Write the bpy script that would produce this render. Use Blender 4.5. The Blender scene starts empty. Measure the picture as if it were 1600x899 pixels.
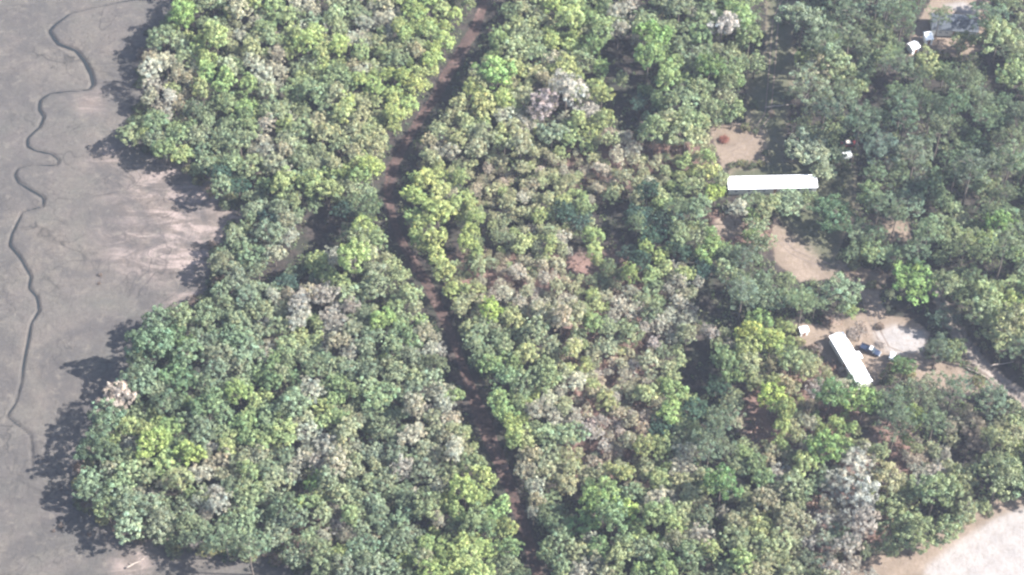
import bpy, math, random
import numpy as np
from mathutils import Vector, Matrix
R = math.radians
random.seed(7); rng = np.random.default_rng(7)
sc = bpy.context.scene
col = sc.collection

# ------------------------------------------------------------------ camera, sky, sun, exposure
DIST, PITCH, HFOV = 530.0, 52.0, 28.0
CAM = Vector((0, -DIST*math.cos(R(PITCH)), DIST*math.sin(R(PITCH))))
cam = bpy.data.cameras.new("camera"); cam_o = bpy.data.objects.new("camera", cam); col.objects.link(cam_o)
cam_o.location = CAM; cam_o.rotation_euler = (R(90-PITCH), 0, 0)
cam.angle = R(HFOV); cam.clip_start = 1; cam.clip_end = 20000
sc.camera = cam_o
SUN_AZ, SUN_EL = -2.0, 38.0         # sun stands to the right and a little to this side of the scene (degrees from +x towards +y)
w = bpy.data.worlds.new("World"); sc.world = w; w.use_nodes = True
nt = w.node_tree; bg = nt.nodes["Background"]
sky = nt.nodes.new("ShaderNodeTexSky"); sky.sky_type = 'NISHITA'; sky.sun_disc = False
sky.sun_elevation = R(SUN_EL); sky.sun_rotation = R(90-SUN_AZ); sky.air_density = 1.3; sky.dust_density = 1.0
nt.links.new(sky.outputs[0], bg.inputs[0]); bg.inputs[1].default_value = 0.066
sl = bpy.data.lights.new("sun", 'SUN'); sl.energy = 5.0; sl.angle = R(0.6); sl.color = (1.0, 0.97, 0.93)
so = bpy.data.objects.new("sun", sl); col.objects.link(so)
sd = Vector((math.cos(R(SUN_AZ))*math.cos(R(SUN_EL)), math.sin(R(SUN_AZ))*math.cos(R(SUN_EL)), math.sin(R(SUN_EL))))
so.rotation_euler = sd.to_track_quat('Z', 'Y').to_euler(); so.location = (200, 60, 300)
sc.view_settings.view_transform = 'Standard'; sc.view_settings.look = 'None'
sc.view_settings.exposure = 2.28; sc.view_settings.gamma = 1
sc.render.engine = 'CYCLES'
sc.cycles.pixel_filter_type = 'BLACKMAN_HARRIS'; sc.cycles.filter_width = 2.5
sc.cycles.max_bounces = 6; sc.cycles.diffuse_bounces = 3; sc.cycles.transmission_bounces = 3
sc.cycles.volume_bounces = 0; sc.cycles.transparent_max_bounces = 4

# ------------------------------------------------------------------ picture <-> place
TH = math.tan(R(HFOV/2)); CP, SP = math.cos(R(PITCH)), math.sin(R(PITCH))
def at(x, y, z=0.0):
    """point of the place at height z seen at photo pixel x, y (1600 x 899)"""
    u = (x-800)/800*TH; v = (449.5-y)/800*TH
    d = Vector((u, CP + v*SP, -SP + v*CP))
    t = (z-CAM.z)/d.z
    return CAM + d*t
def pix(p):
    q = Vector(p) - CAM
    f = q.y*CP - q.z*SP; up = q.y*SP + q.z*CP
    return 800 + q.x/f/TH*800, 449.5 - up/f/TH*800
def seg_dist(P, pl):
    """distance of points P (n,2) to polyline pl (m,2), and parameter index"""
    best = np.full(len(P), 1e9); idx = np.zeros(len(P))
    for i in range(len(pl)-1):
        a, b = pl[i], pl[i+1]; ab = b-a; L = max((ab**2).sum(), 1e-9)
        t = np.clip(((P-a)@ab)/L, 0, 1)
        d = np.sqrt((((a+t[:, None]*ab)-P)**2).sum(1))
        m = d < best; best[m] = d[m]; idx[m] = i+t[m]
    return best, idx
def inside(P, poly):
    x, y = P[:, 0], P[:, 1]; c = np.zeros(len(P), bool); n = len(poly)
    for i in range(n):
        x1, y1 = poly[i]; x2, y2 = poly[(i+1) % n]
        k = ((y1 > y) != (y2 > y)) & (x < (x2-x1)*(y-y1)/((y2-y1)+1e-12)+x1)
        c ^= k
    return c
def sdist(P, poly):
    """signed distance, positive inside"""
    pl = np.array(list(poly)+[poly[0]], float)
    d, _ = seg_dist(P, pl)
    return np.where(inside(P, pl[:-1]), d, -d)
def G(pts, z=0.0):
    return np.array([[at(x, y, z).x, at(x, y, z).y] for x, y in pts])

# ------------------------------------------------------------------ plan, read off the photograph (pixels)
MARSH_EDGE = [(262,-140),(268,-20),(262,20),(232,45),(226,80),(216,110),(226,140),(212,170),(200,205),(214,232),(246,240),(296,268),(330,296),
    (378,332),(352,360),(330,398),(334,428),(322,462),(282,490),(246,512),(232,548),(222,590),(172,618),(158,660),(138,705),(124,740),
    (124,782),(160,816),(205,838),(285,852),(345,862),(400,868),(440,880),(474,895),(540,925),(560,1060)]
FOREST_L = MARSH_EDGE + [(900,1060),(1750,1060),(1750,-140)]
LANE = [(772,-140),(764,-30),(757,0),(745,40),(724,75),(700,115),(680,152),(652,192),(628,232),(612,265),(606,300),(613,340),(627,378),(648,412),
    (674,456),(692,495),(712,540),(726,580),(742,625),(760,670),(776,710),(792,750),(806,788),(820,830),(832,870),(842,905),(865,1060)]
LANE_W = [30,30,30,40,44,42,36,34,34,38,34,26,30,30,36,34,24,30,42,48,44,40,30,34,34,34,34]     # visible width in pixels
CREEK = [(330,-60,4),(250,-8,4),(190,2,4),(110,20,4),(85,38,7),(76,48,10),(90,68,11),(118,78,10),(132,95,11),(142,115,12),(146,132,11),(138,140,6),(110,142,3.5),(78,145,4),
    (62,155,7),(60,170,8),(68,182,8),(62,198,6),(42,215,6),(42,228,7),(55,235,5),(80,240,6),(92,250,7),(88,258,4),(50,257,2.5),(28,262,6),
    (22,272,8),(28,285,7),(50,298,7),(68,308,7),(67,322,5),(35,330,3),(28,345,5),(18,365,6),(14,382,7),(30,400,6),(48,432,7),(44,450,6),
    (57,462,6),(61,485,6),(48,505,5),(44,530,6),(38,560,5),(32,600,5),(24,630,4),(10,650,4),(30,665,3.5),(48,680,3.5),(50,710,3),(50,728,2)]
DITCH = [(1480,478),(1496,505),(1512,532),(1530,556),(1550,580),(1572,603),(1604,634),(1680,700)]
ROAD = [(1462,452),(1484,500),(1506,535),(1530,565),(1560,594),(1600,622),(1690,690)]
# open, sunlit ground: polygons on the ground
CLEAR = {
 'yard_up': [(1108,200),(1150,192),(1196,205),(1200,255),(1180,262),(1128,262)],
 'lawn': [(1198,-60),(1246,-60),(1240,60),(1246,100),(1236,150),(1224,250),(1340,260),(1335,330),(1300,420),(1200,330),(1140,300),(1140,262),(1168,200),(1164,120),(1196,80)],
 'sand_mid': [(1205,350),(1232,362),(1262,392),(1300,405),(1345,418),(1388,430),(1372,462),(1388,500),(1360,505),(1340,440),(1300,436),(1250,440),(1210,410)],
 'below_home': [(1116,345),(1140,338),(1162,345),(1160,366),(1136,374),(1118,366)],
 'sand_patch': [(1378,345),(1418,340),(1424,375),(1392,378)],
 'yard_low': [(1238,505),(1290,508),(1350,488),(1425,498),(1452,520),(1450,560),(1500,575),(1560,610),(1500,615),(1400,590),(1372,600),(1335,606),(1290,560),(1240,530)],
 'lot': [(1300,925),(1330,880),(1395,858),(1470,830),(1520,800),(1560,780),(1650,765),(1750,760),(1750,1060),(1290,1060)],
 'top': [(1445,15),(1480,-40),(1545,-30),(1550,30),(1540,80),(1480,90),(1420,88),(1425,50)],
}
WHITE = [[(1366,520),(1398,508),(1446,520),(1448,548),(1400,556),(1372,540)], [(1440,925),(1448,885),(1500,845),(1560,808),(1620,785),(1760,780),(1760,1060),(1400,1060)],
         [(1476,8),(1505,3),(1528,16),(1520,26),(1490,16)]]
RED = [[(905,228),(1105,222),(1110,255),(1040,275),(980,292),(900,288),(870,250)], [(1105,335),(1190,330),(1215,380),(1160,395),(1110,372)],
       [(1160,590),(1330,560),(1350,650),(1300,720),(1180,730)], [(700,400),(1010,395),(1005,452),(700,460)], [(880,440),(1030,440),(1020,760),(880,740)],
       [(1185,850),(1400,640),(1470,760),(1310,900)], [(440,815),(500,815),(505,870),(450,870)]]

# kinds of crown, 50 px cells, 32 x 18
GRID = """
....kyom gmomyyok tygmoogo ookppkgt
....moyt myymoyog oygkgotk okoopktt
....mmyg mogyyyyy tmykgtgk kotkpppo
....omdg yottytty mmykgotk ktkppppp
....ogoo mottymot tytmotyc koopppdp
.....koo goyyyytr ttrttyty oockppgd
.......k okkdgyyt togkpokg oodppogp
......ko mkmotyyk toykpogo cckccoym
......mo kdyotyor mtkdymdp occkgodo
.....kod ommotgtt mmymgmko oppcgdty
....kgoo mymogmoo ookomomy ycccsdky
...kkgmo gkdotkog omyttkgt rtccgosk
...modgy odyokmdg ymymtykt yrgppprp
..kmygog ymtoomto yommgopr tgykpkrt
..gotymt ommtokty mttoymog moWtrmko
.koomomo dyodomyy mkgomtmt kkWoootd
...kookp oorookdg kdgygmkt tmWoo...
.......k kkoooyyo komogoot tdm.....
""".split('\n')
GRID = [g.replace(' ', '') for g in GRID if g.strip()]
assert len(GRID) == 18 and all(len(g) == 32 for g in GRID), [len(g) for g in GRID]

# ------------------------------------------------------------------ helpers
def tag(o, label=None, cat=None, group=None, kind=None):
    if label:
        assert 4 <= len(label.split()) <= 16, label
        o['label'] = label
    if cat: o['category'] = cat
    if group: o['group'] = group
    if kind: o['kind'] = kind
    return o
def empty(name, loc=(0,0,0), rz=0.0):
    o = bpy.data.objects.new(name, None); col.objects.link(o)
    o.location = loc; o.rotation_euler = (0, 0, rz); o.empty_display_size = 0.5
    return o
def new_mesh(name, V, F, mat=None, smooth=False, mats=None):
    """V (n,3) array; F (m,k) array or list of lists"""
    me = bpy.data.meshes.new(name)
    if isinstance(F, np.ndarray):
        n, k = F.shape
        me.vertices.add(len(V)); me.vertices.foreach_set('co', np.ascontiguousarray(V, np.float32).ravel())
        me.loops.add(n*k); me.loops.foreach_set('vertex_index', F.ravel().astype(np.int32))
        me.polygons.add(n); me.polygons.foreach_set('loop_start', (np.arange(n)*k).astype(np.int32))
        me.update(calc_edges=True)
    else:
        me.from_pydata([tuple(v) for v in V], [], F); me.update()
    if smooth: me.polygons.foreach_set('use_smooth', np.ones(len(me.polygons), bool))
    if mat: me.materials.append(mat)
    return me
def link(name, me, parent=None, loc=None):
    o = bpy.data.objects.new(name, me); col.objects.link(o)
    if parent: o.parent = parent
    if loc is not None: o.location = loc
    return o
class MB:
    def __init__(s): s.v = []; s.f = []
    def add(s, V, F):
        b = len(s.v); s.v += [Vector(v) for v in V]; s.f += [[i+b for i in f] for f in F]; return s
    def box(s, c, d, rz=0.0):
        x, y, z = d[0]/2, d[1]/2, d[2]/2; m = Matrix.Rotation(rz, 3, 'Z')
        P = [m@Vector((a*x, b*y, e*z))+Vector(c) for e in (-1, 1) for b in (-1, 1) for a in (-1, 1)]
        return s.add(P, [[0,2,3,1],[4,5,7,6],[0,1,5,4],[2,6,7,3],[0,4,6,2],[1,3,7,5]])
    def tube(s, pts, rads, n=7, cap=True):
        rings = []; V = []; F = []
        pts = [Vector(p) for p in pts]
        for i, p in enumerate(pts):
            d = (pts[min(i+1, len(pts)-1)]-pts[max(i-1, 0)]).normalized()
            a = d.orthogonal().normalized(); b = d.cross(a)
            for k in range(n):
                t = 2*math.pi*k/n
                V.append(p + (a*math.cos(t)+b*math.sin(t))*rads[i])
        for i in range(len(pts)-1):
            for k in range(n):
                F.append([i*n+k, i*n+(k+1) % n, (i+1)*n+(k+1) % n, (i+1)*n+k])
        if cap:
            F.append(list(range(n))[::-1]); F.append([(len(pts)-1)*n+k for k in range(n)])
        return s.add(V, F)
    def build(s, name, mat, parent=None, bevel=0.0, smooth=False):
        me = new_mesh(name, s.v, s.f, mat, smooth)
        o = link(name, me, parent)
        if bevel:
            b = o.modifiers.new('bevel', 'BEVEL'); b.width = bevel; b.segments = 2; b.limit_method = 'ANGLE'
        return o

# ------------------------------------------------------------------ materials
def new_mat(name):
    m = bpy.data.materials.new(name); m.use_nodes = True; n = m.node_tree; n.nodes.clear()
    out = n.nodes.new('ShaderNodeOutputMaterial'); return m, n, out
def noise(n, scale, detail=4, rough=0.55, vec=None, dist=0.0):
    t = n.nodes.new('ShaderNodeTexNoise'); t.inputs['Scale'].default_value = scale; t.inputs['Detail'].default_value = detail
    t.inputs['Roughness'].default_value = rough; t.inputs['Distortion'].default_value = dist
    if vec: n.links.new(vec, t.inputs['Vector'])
    return t.outputs['Fac']
def ramp(n, fac, stops):
    r = n.nodes.new('ShaderNodeValToRGB'); n.links.new(fac, r.inputs[0]); e = r.color_ramp.elements
    while len(e) < len(stops): e.new(0.5)
    for k, (p, c) in zip(e, stops): k.position = p; k.color = (*c, 1) if len(c) == 3 else c
    return r.outputs[0]
def mixc(n, f, a, b, mode='MIX'):
    m = n.nodes.new('ShaderNodeMix'); m.data_type = 'RGBA'; m.blend_type = mode
    for s, v in ((m.inputs[0], f), (m.inputs[6], a), (m.inputs[7], b)):
        if hasattr(v, 'is_output'): n.links.new(v, s)
        elif isinstance(v, (int, float)): s.default_value = v
        else: s.default_value = (*v, 1)
    return m.outputs[2]
def math_(n, op, a, b=0.0, c=None):
    m = n.nodes.new('ShaderNodeMath'); m.operation = op
    for s, v in zip(m.inputs, (a, b, c)):
        if v is None: continue
        if hasattr(v, 'is_output'): n.links.new(v, s)
        else: s.default_value = v
    return m.outputs[0]
def attr(n, name, typ='GEOMETRY'):
    a = n.nodes.new('ShaderNodeAttribute'); a.attribute_name = name; a.attribute_type = typ; return a
def pbsdf(n, out, colr, rough=0.8, spec=0.3, metal=0.0):
    b = n.nodes.new('ShaderNodeBsdfPrincipled')
    if hasattr(colr, 'is_output'): n.links.new(colr, b.inputs['Base Color'])
    else: b.inputs['Base Color'].default_value = (*colr, 1)
    b.inputs['Roughness'].default_value = rough; b.inputs['Metallic'].default_value = metal
    b.inputs['Specular IOR Level'].default_value = spec
    n.links.new(b.outputs[0], out.inputs[0]); return b
def objcoord(n):
    t = n.nodes.new('ShaderNodeTexCoord'); return t.outputs['Object']
def worldpos(n):
    g = n.nodes.new('ShaderNodeNewGeometry'); return g.outputs['Position']
def simple(name, c, rough=0.7, spec=0.3, metal=0.0, var=0.15, scale=1.5, bump=0.0):
    m, n, out = new_mat(name); v = objcoord(n)
    f = noise(n, scale, 5, 0.6, v)
    c2 = tuple(x*(1-var) for x in c); c3 = tuple(min(1, x*(1+var)) for x in c)
    b = pbsdf(n, out, ramp(n, f, [(0.3, c2), (0.7, c3)]), rough, spec, metal)
    if bump:
        bp = n.nodes.new('ShaderNodeBump'); bp.inputs['Strength'].default_value = bump; bp.inputs['Distance'].default_value = 0.05
        n.links.new(noise(n, scale*6, 4, 0.6, v), bp.inputs['Height']); n.links.new(bp.outputs[0], b.inputs['Normal'])
    return m

def leaf_mat(name, transl=0.28):
    m, n, out = new_mat(name)
    oi = n.nodes.new('ShaderNodeObjectInfo')
    a = attr(n, 'tint')                       # per-clump colour of the leaves themselves
    c = mixc(n, 1.0, oi.outputs['Color'], a.outputs['Color'], 'MULTIPLY')
    d = n.nodes.new('ShaderNodeBsdfDiffuse'); t = n.nodes.new('ShaderNodeBsdfTranslucent')
    n.links.new(c, d.inputs[0])
    c2 = mixc(n, 1.0, c, (1.15, 1.25, 0.6), 'MULTIPLY'); n.links.new(c2, t.inputs[0])
    x = n.nodes.new('ShaderNodeMixShader'); x.inputs[0].default_value = transl
    n.links.new(d.outputs[0], x.inputs[1]); n.links.new(t.outputs[0], x.inputs[2]); n.links.new(x.outputs[0], out.inputs[0])
    return m
M_LEAF = leaf_mat('foliage'); M_TWIG = leaf_mat('bare_twigs', 0.0)
M_BARK = simple('bark', (0.12, 0.10, 0.085), 0.9, 0.1, var=0.3, scale=3)
M_WOOD = simple('weathered_wood', (0.30, 0.24, 0.18), 0.85, 0.2, var=0.25, scale=2.5)

# ---- ground material shared by the sheets
def ground_material():
    m, n, out = new_mat('ground_surface'); P = worldpos(n)
    big = noise(n, 0.02, 6, 0.6, P, 0.6); mid = noise(n, 0.11, 6, 0.65, P, 0.4); fine = noise(n, 0.9, 5, 0.7, P); tiny = noise(n, 4.0, 3, 0.7, P)
    # marsh: short grey grass and mud
    marsh = ramp(n, big, [(0.30, (0.082, 0.076, 0.074)), (0.5, (0.104, 0.094, 0.087)), (0.70, (0.128, 0.112, 0.097))])
    marsh = mixc(n, ramp(n, mid, [(0.38, (0,0,0)), (0.68, (0.6,0.6,0.6))]), marsh, (0.087, 0.089, 0.078))
    marsh = mixc(n, ramp(n, fine, [(0.35, (0.45,)*3), (0.62, (0,0,0))]), marsh, (0.060, 0.054, 0.049))
    # salt pan streaks
    a = attr(n, 'bare'); sx = n.nodes.new('ShaderNodeMapping'); n.links.new(P, sx.inputs[0]); sx.inputs['Scale'].default_value = (0.09, 0.26, 0.2); sx.inputs['Rotation'].default_value = (0, 0, 0.5)
    st = noise(n, 1.0, 6, 0.7, sx.outputs[0], 0.8)
    f = math_(n, 'MULTIPLY', a.outputs['Fac'], math_(n, 'SMOOTH_MIN', math_(n, 'MULTIPLY', math_(n, 'MAXIMUM', math_(n, 'SUBTRACT', st, 0.47), 0.0), 9.0), 1.0, 0.2))
    marsh = mixc(n, math_(n, 'MULTIPLY', a.outputs['Fac'], 0.5), marsh, (0.150, 0.118, 0.102))
    marsh = mixc(n, f, marsh, (0.25, 0.205, 0.185))
    for sc_, wd, amt in ((0.03, 0.009, 0.75), (0.07, 0.012, 0.6), (0.18, 0.022, 0.4)):     # fine drainage veins
        vn = noise(n, sc_, 3, 0.5, P, 1.2)
        ve = math_(n, 'MULTIPLY', math_(n, 'MAXIMUM', math_(n, 'SUBTRACT', 1.0, math_(n, 'DIVIDE', math_(n, 'ABSOLUTE', math_(n, 'SUBTRACT', vn, 0.5)), wd)), 0.0), amt)
        ve = math_(n, 'MULTIPLY', ve, ramp(n, noise(n, 0.05, 2, 0.5, P), [(0.4, (0.1,)*3), (0.6, (1,)*3)]))
        marsh = mixc(n, ve, marsh, (0.020, 0.020, 0.020))
    wet = ramp(n, noise(n, 0.045, 7, 0.7, P, 1.0), [(0.46, (0,0,0)), (0.60, (0.75,)*3)]); marsh = mixc(n, wet, marsh, (0.062, 0.059, 0.058))
    tf = ramp(n, noise(n, 0.35, 5, 0.75, P, 0.5), [(0.54, (0,0,0)), (0.68, (0.6,)*3)]); marsh = mixc(n, tf, marsh, (0.15, 0.135, 0.115))
    bk = attr(n, 'bank'); marsh = mixc(n, math_(n, 'MULTIPLY', bk.outputs['Fac'], 0.5), marsh, (0.045, 0.043, 0.042))
    # forest floor: leaf litter and soil
    floor_ = ramp(n, fine, [(0.3, (0.012, 0.013, 0.014)), (0.55, (0.038, 0.031, 0.027)), (0.75, (0.063, 0.052, 0.045))])
    floor_ = mixc(n, ramp(n, mid, [(0.45, (0,0,0)), (0.65, (0.7,)*3)]), floor_, (0.025, 0.032, 0.020))
    rd = attr(n, 'red'); floor_ = mixc(n, math_(n, 'MULTIPLY', rd.outputs['Fac'], 0.85), floor_, mixc(n, fine, (0.108, 0.061, 0.050), (0.194, 0.130, 0.108)))
    # sand
    marsh = mixc(n, 1.0, marsh, (0.80, 0.775, 0.765), 'MULTIPLY')
    sand = ramp(n, mid, [(0.35, (0.122, 0.094, 0.072)), (0.6, (0.180, 0.140, 0.112))])
    sand = mixc(n, ramp(n, fine, [(0.40, (0.75,)*3), (0.62, (0,0,0))]), sand, (0.122, 0.094, 0.068))
    gr = attr(n, 'grass'); sand = mixc(n, math_(n, 'MULTIPLY', gr.outputs['Fac'], ramp(n, mid, [(0.35, (0.98,)*3), (0.7, (0.75,)*3)])), sand, mixc(n, fine, (0.032, 0.042, 0.023), (0.058, 0.063, 0.037)))
    wh = attr(n, 'white'); sand = mixc(n, math_(n, 'MULTIPLY', wh.outputs['Fac'], ramp(n, fine, [(0.30, (0.55,)*3), (0.55, (1,)*3)])), sand, (0.205, 0.188, 0.178))
    # blends, edges broken up
    def edge(name, k=0.55):
        s = attr(n, name).outputs['Fac']
        e = math_(n, 'ADD', s, math_(n, 'MULTIPLY', math_(n, 'SUBTRACT', math_(n, 'ADD', math_(n, 'MULTIPLY', fine, 0.5), math_(n, 'MULTIPLY', mid, 0.5)), 0.5), 2.2*k))
        r = n.nodes.new('ShaderNodeMapRange'); r.interpolation_type = 'SMOOTHSTEP'; n.links.new(e, r.inputs[0]); r.inputs[1].default_value = 0.32; r.inputs[2].default_value = 0.68
        return r.outputs[0]
    c = mixc(n, edge('forest'), marsh, floor_); c = mixc(n, edge('sand'), c, sand)
    sp = n.nodes.new('ShaderNodeMath'); sp.operation = 'MULTIPLY_ADD'; n.links.new(tiny, sp.inputs[0]); sp.inputs[1].default_value = 0.5; sp.inputs[2].default_value = 0.75
    cc = n.nodes.new('ShaderNodeCombineColor'); [n.links.new(sp.outputs[0], cc.inputs[i]) for i in range(3)]
    c = mixc(n, 1.0, c, cc.outputs[0], 'MULTIPLY')
    b = pbsdf(n, out, c, 0.95, 0.08)
    bp = n.nodes.new('ShaderNodeBump'); bp.inputs['Strength'].default_value = 0.7; bp.inputs['Distance'].default_value = 0.25
    n.links.new(math_(n, 'ADD', fine, math_(n, 'MULTIPLY', tiny, 0.4)), bp.inputs['Height']); n.links.new(bp.outputs[0], b.inputs['Normal'])
    return m
M_GROUND = ground_material()

# ------------------------------------------------------------------ ground sheet
def axis(core, far):
    a = list(core); st = a[-1]-a[-2]; x = a[-1]
    while x < far: st *= 1.5; x += st; a.append(x)
    st = a[1]-a[0]; x = a[0]; pre = []
    while x > -far: st *= 1.5; x -= st; pre.append(x)
    return np.array(pre[::-1]+a)
AX = axis(np.r_[np.arange(-178, -96, 0.4), np.arange(-96, 178, 0.8)], 5000); AY = axis(np.arange(-125, 175, 0.55), 5000)
GX, GY = np.meshgrid(AX, AY); XY = np.stack([GX.ravel(), GY.ravel()], 1)
creek_g = G([(c[0], c[1]) for c in CREEK]); creek_w = np.array([c[2] for c in CREEK])*0.165/2*0.8
lane_g = G(LANE); lane_w = np.array(LANE_W)*0.165/2; ditch_g = G(DITCH); road_g = G(ROAD)
forest_sd = sdist(XY, G(FOREST_L))
def lerp_w(idx, w): return np.interp(idx, np.arange(len(w)), w)
cd, ci = seg_dist(XY, creek_g); cw = lerp_w(ci, creek_w)
dd, _ = seg_dist(XY, ditch_g)
ld, li = seg_dist(XY, lane_g); lw = lerp_w(li, lane_w)
rdist, _ = seg_dist(XY, road_g)
def lowfreq(x, y):
    return 0.10*np.sin(x*0.21+1.3*np.sin(y*0.13))+0.08*np.sin(y*0.33+0.7*np.sin(x*0.27))+0.05*np.sin(x*0.9+y*0.7)+0.05*np.sin(x*0.6-y*1.1)
near = np.clip(1-(np.abs(XY).max(1)-180)/100, 0, 1)
Z = lowfreq(XY[:, 0], XY[:, 1])*near*np.where(forest_sd > 0, 1.0, 0.5)
def depth_profile(d, w): return np.clip(1-(d-w*0.35)/(w*0.75+0.2), 0, 1)
Z -= depth_profile(cd, cw)*(0.32+0.35*np.clip(cw, 0, 1))
Z -= depth_profile(dd, 0.7)*1.0
Z -= 0.12*np.clip(1-ld/(lw+0.5), 0, 1)
def ss(d, w): return 1/(1+np.exp(-d/w*3))
A = {}
A['forest'] = ss(forest_sd-3.0, 2.5)
sand_sd = np.max([sdist(XY, G(v)) for k, v in CLEAR.items()], 0)
sand_sd = np.maximum(sand_sd, 2.0-rdist)
A['sand'] = ss(sand_sd, 1.8)
A['grass'] = ss(sdist(XY, G(CLEAR['lawn'])), 2.5)*(1-ss(sdist(XY, G(CLEAR['yard_up'])), 1.5))
A['white'] = np.max([ss(sdist(XY, G(v)), 1.2) for v in WHITE], 0)
A['white'] = np.maximum(A['white'], 0.5*ss(1.6-rdist, 0.8))
A['red'] = np.max([ss(sdist(XY, G(v)), 3.0) for v in RED], 0)
bare = G([(258,328),(235,362),(330,325),(290,300),(345,340),(310,350),(270,290),(250,390),(352,322),(362,332),(300,468),(205,884),(160,250),(140,160),(215,395),(300,388),(250,835)])
bw = [13,12,9,9,9,9,8,9,6,5,6,5,5,4,5,8,5]
A['bare'] = np.clip(sum(np.exp(-((XY-b)**2).sum(1)/(2*(s*0.62)**2)) for b, s in zip(bare, bw)), 0, 1)
A['bank'] = np.clip(1.15-(cd-cw*0.45)/(0.35+cw*0.5), 0, 1)
NX, NY = len(AX), len(AY)
I = np.arange(NX*NY).reshape(NY, NX)
QF = np.stack([I[:-1, :-1].ravel(), I[:-1, 1:].ravel(), I[1:, 1:].ravel(), I[1:, :-1].ravel()], 1)
fsd = forest_sd[QF].mean(1); ssd = sand_sd[QF].mean(1)
def submesh(name, sel):
    F = QF[sel]; u, inv = np.unique(F, return_inverse=True); F = inv.reshape(F.shape)
    V = np.column_stack([XY[u], Z[u]])
    me = new_mesh(name, V, F, M_GROUND, smooth=True)
    for k, a in A.items():
        t = me.attributes.new(k, 'FLOAT', 'POINT'); t.data.foreach_set('value', a[u].astype(np.float32))
    return link(name, me)
cls = np.where(fsd < -0.5, 0, np.where(ssd > 0.3, 2, 1))
for k, (nm, lab) in enumerate([('marsh', 'grey brown tidal marsh flat left of the woods'), ('ground', 'leaf littered forest floor under the trees'), ('sandy_clearing', 'pale sandy and grassy open ground around the homes')]):
    tag(submesh(nm, cls == k), lab, None, None, 'structure')
def ground_z(x, y):
    i = np.clip(np.searchsorted(AX, x)-1, 0, NX-2); j = np.clip(np.searchsorted(AY, y)-1, 0, NY-2)
    tx = (x-AX[i])/(AX[i+1]-AX[i]); ty = (y-AY[j])/(AY[j+1]-AY[j]); Zr = Z.reshape(NY, NX)
    return Zr[j, i]*(1-tx)*(1-ty)+Zr[j, i+1]*tx*(1-ty)+Zr[j+1, i]*(1-tx)*ty+Zr[j+1, i+1]*tx*ty

def resample(pl, w, step):
    pl = np.array(pl, float); L = np.r_[0, np.cumsum(np.sqrt((np.diff(pl, axis=0)**2).sum(1)))]
    s = np.arange(0, L[-1], step); out = np.stack([np.interp(s, L, pl[:, 0]), np.interp(s, L, pl[:, 1])], 1)
    k = 5
    for _ in range(3): out[1:-1] = (out[:-2]+2*out[1:-1]+out[2:])/4
    return out, np.interp(s, L, w)
def strip(name, pl, w, mat, cross=6, dz=0.03, wob=0.25, follow=True, step=1.0, zc=0.0):
    p, ww = resample(pl, w, step); t = np.gradient(p, axis=0); t /= np.linalg.norm(t, axis=1)[:, None]; nrm = np.stack([-t[:, 1], t[:, 0]], 1)
    V = []; 
    for i in range(len(p)):
        wl = ww[i]*(1+wob*(rng.random()-0.5)); wr = ww[i]*(1+wob*(rng.random()-0.5))
        for k in range(cross+1):
            q = p[i]+nrm[i]*(wl+(-wr-wl)*k/cross)
            z = (float(ground_z(q[0], q[1])) if follow else zc)
            V.append((q[0], q[1], z+dz*(1 if 0 < k < cross else -1.5)))
    F = [[i*(cross+1)+k, i*(cross+1)+k+1, (i+1)*(cross+1)+k+1, (i+1)*(cross+1)+k] for i in range(len(p)-1) for k in range(cross)]
    return link(name, new_mesh(name, V, F, mat, smooth=True))
# dirt lane
m, n, out = new_mat('lane_dirt'); P = worldpos(n)
c = ramp(n, noise(n, 0.12, 6, 0.65, P), [(0.35, (0.046, 0.030, 0.027)), (0.55, (0.080, 0.050, 0.043)), (0.68, (0.15, 0.10, 0.085))])
c = mixc(n, ramp(n, noise(n, 1.2, 5, 0.7, P), [(0.42, (0.8,)*3), (0.6, (0,0,0))]), c, (0.03, 0.024, 0.02))
b = pbsdf(n, out, c, 0.95, 0.1); M_LANE = m
tag(strip('dirt_lane', lane_g, lane_w*0.58, M_LANE, dz=0.05), 'reddish brown dirt lane winding down through the woods', None, None, 'structure')
m, n, out = new_mat('packed_sand'); P = worldpos(n)
pbsdf(n, out, ramp(n, noise(n, 0.8, 5, 0.7, P), [(0.35, (0.085, 0.065, 0.05)), (0.6, (0.15, 0.12, 0.10))]), 0.95, 0.1)
def ruts(pts, lab):
    p = G(pts); q, w0 = resample(p, np.full(len(p), 0.2), 1.0); t_ = np.gradient(q, axis=0); t_ /= np.linalg.norm(t_, axis=1)[:, None]; nn_ = np.stack([-t_[:, 1], t_[:, 0]], 1)*0.8
    V, F = [], []
    for sgn in (-1, 1):
        b0 = len(V)
        for i in range(len(q)):
            for k in (-1, 1):
                c_ = q[i]+nn_[i]*(sgn+k*0.22*random.uniform(.6, 1.3)); V.append((c_[0], c_[1], float(ground_z(c_[0], c_[1]))+0.02))
        F += [[b0+2*i, b0+2*i+1, b0+2*i+3, b0+2*i+2] for i in range(len(q)-1)]
    tag(link('wheel_track', new_mesh('wheel_track', V, F, m)), lab, None, None, 'structure')
ruts([(1640,650),(1570,606),(1530,570),(1470,560),(1420,558),(1385,545)], 'pair of wheel tracks across the lower sandy yard')
ruts([(1385,545),(1362,500),(1345,440),(1300,418),(1240,395),(1215,370)], 'wheel tracks curving up to the middle sand')
ruts([(1245,-40),(1212,30),(1206,110),(1200,180),(1168,222),(1135,236)], 'wheel tracks down the shaded lawn to the upper yard')
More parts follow.
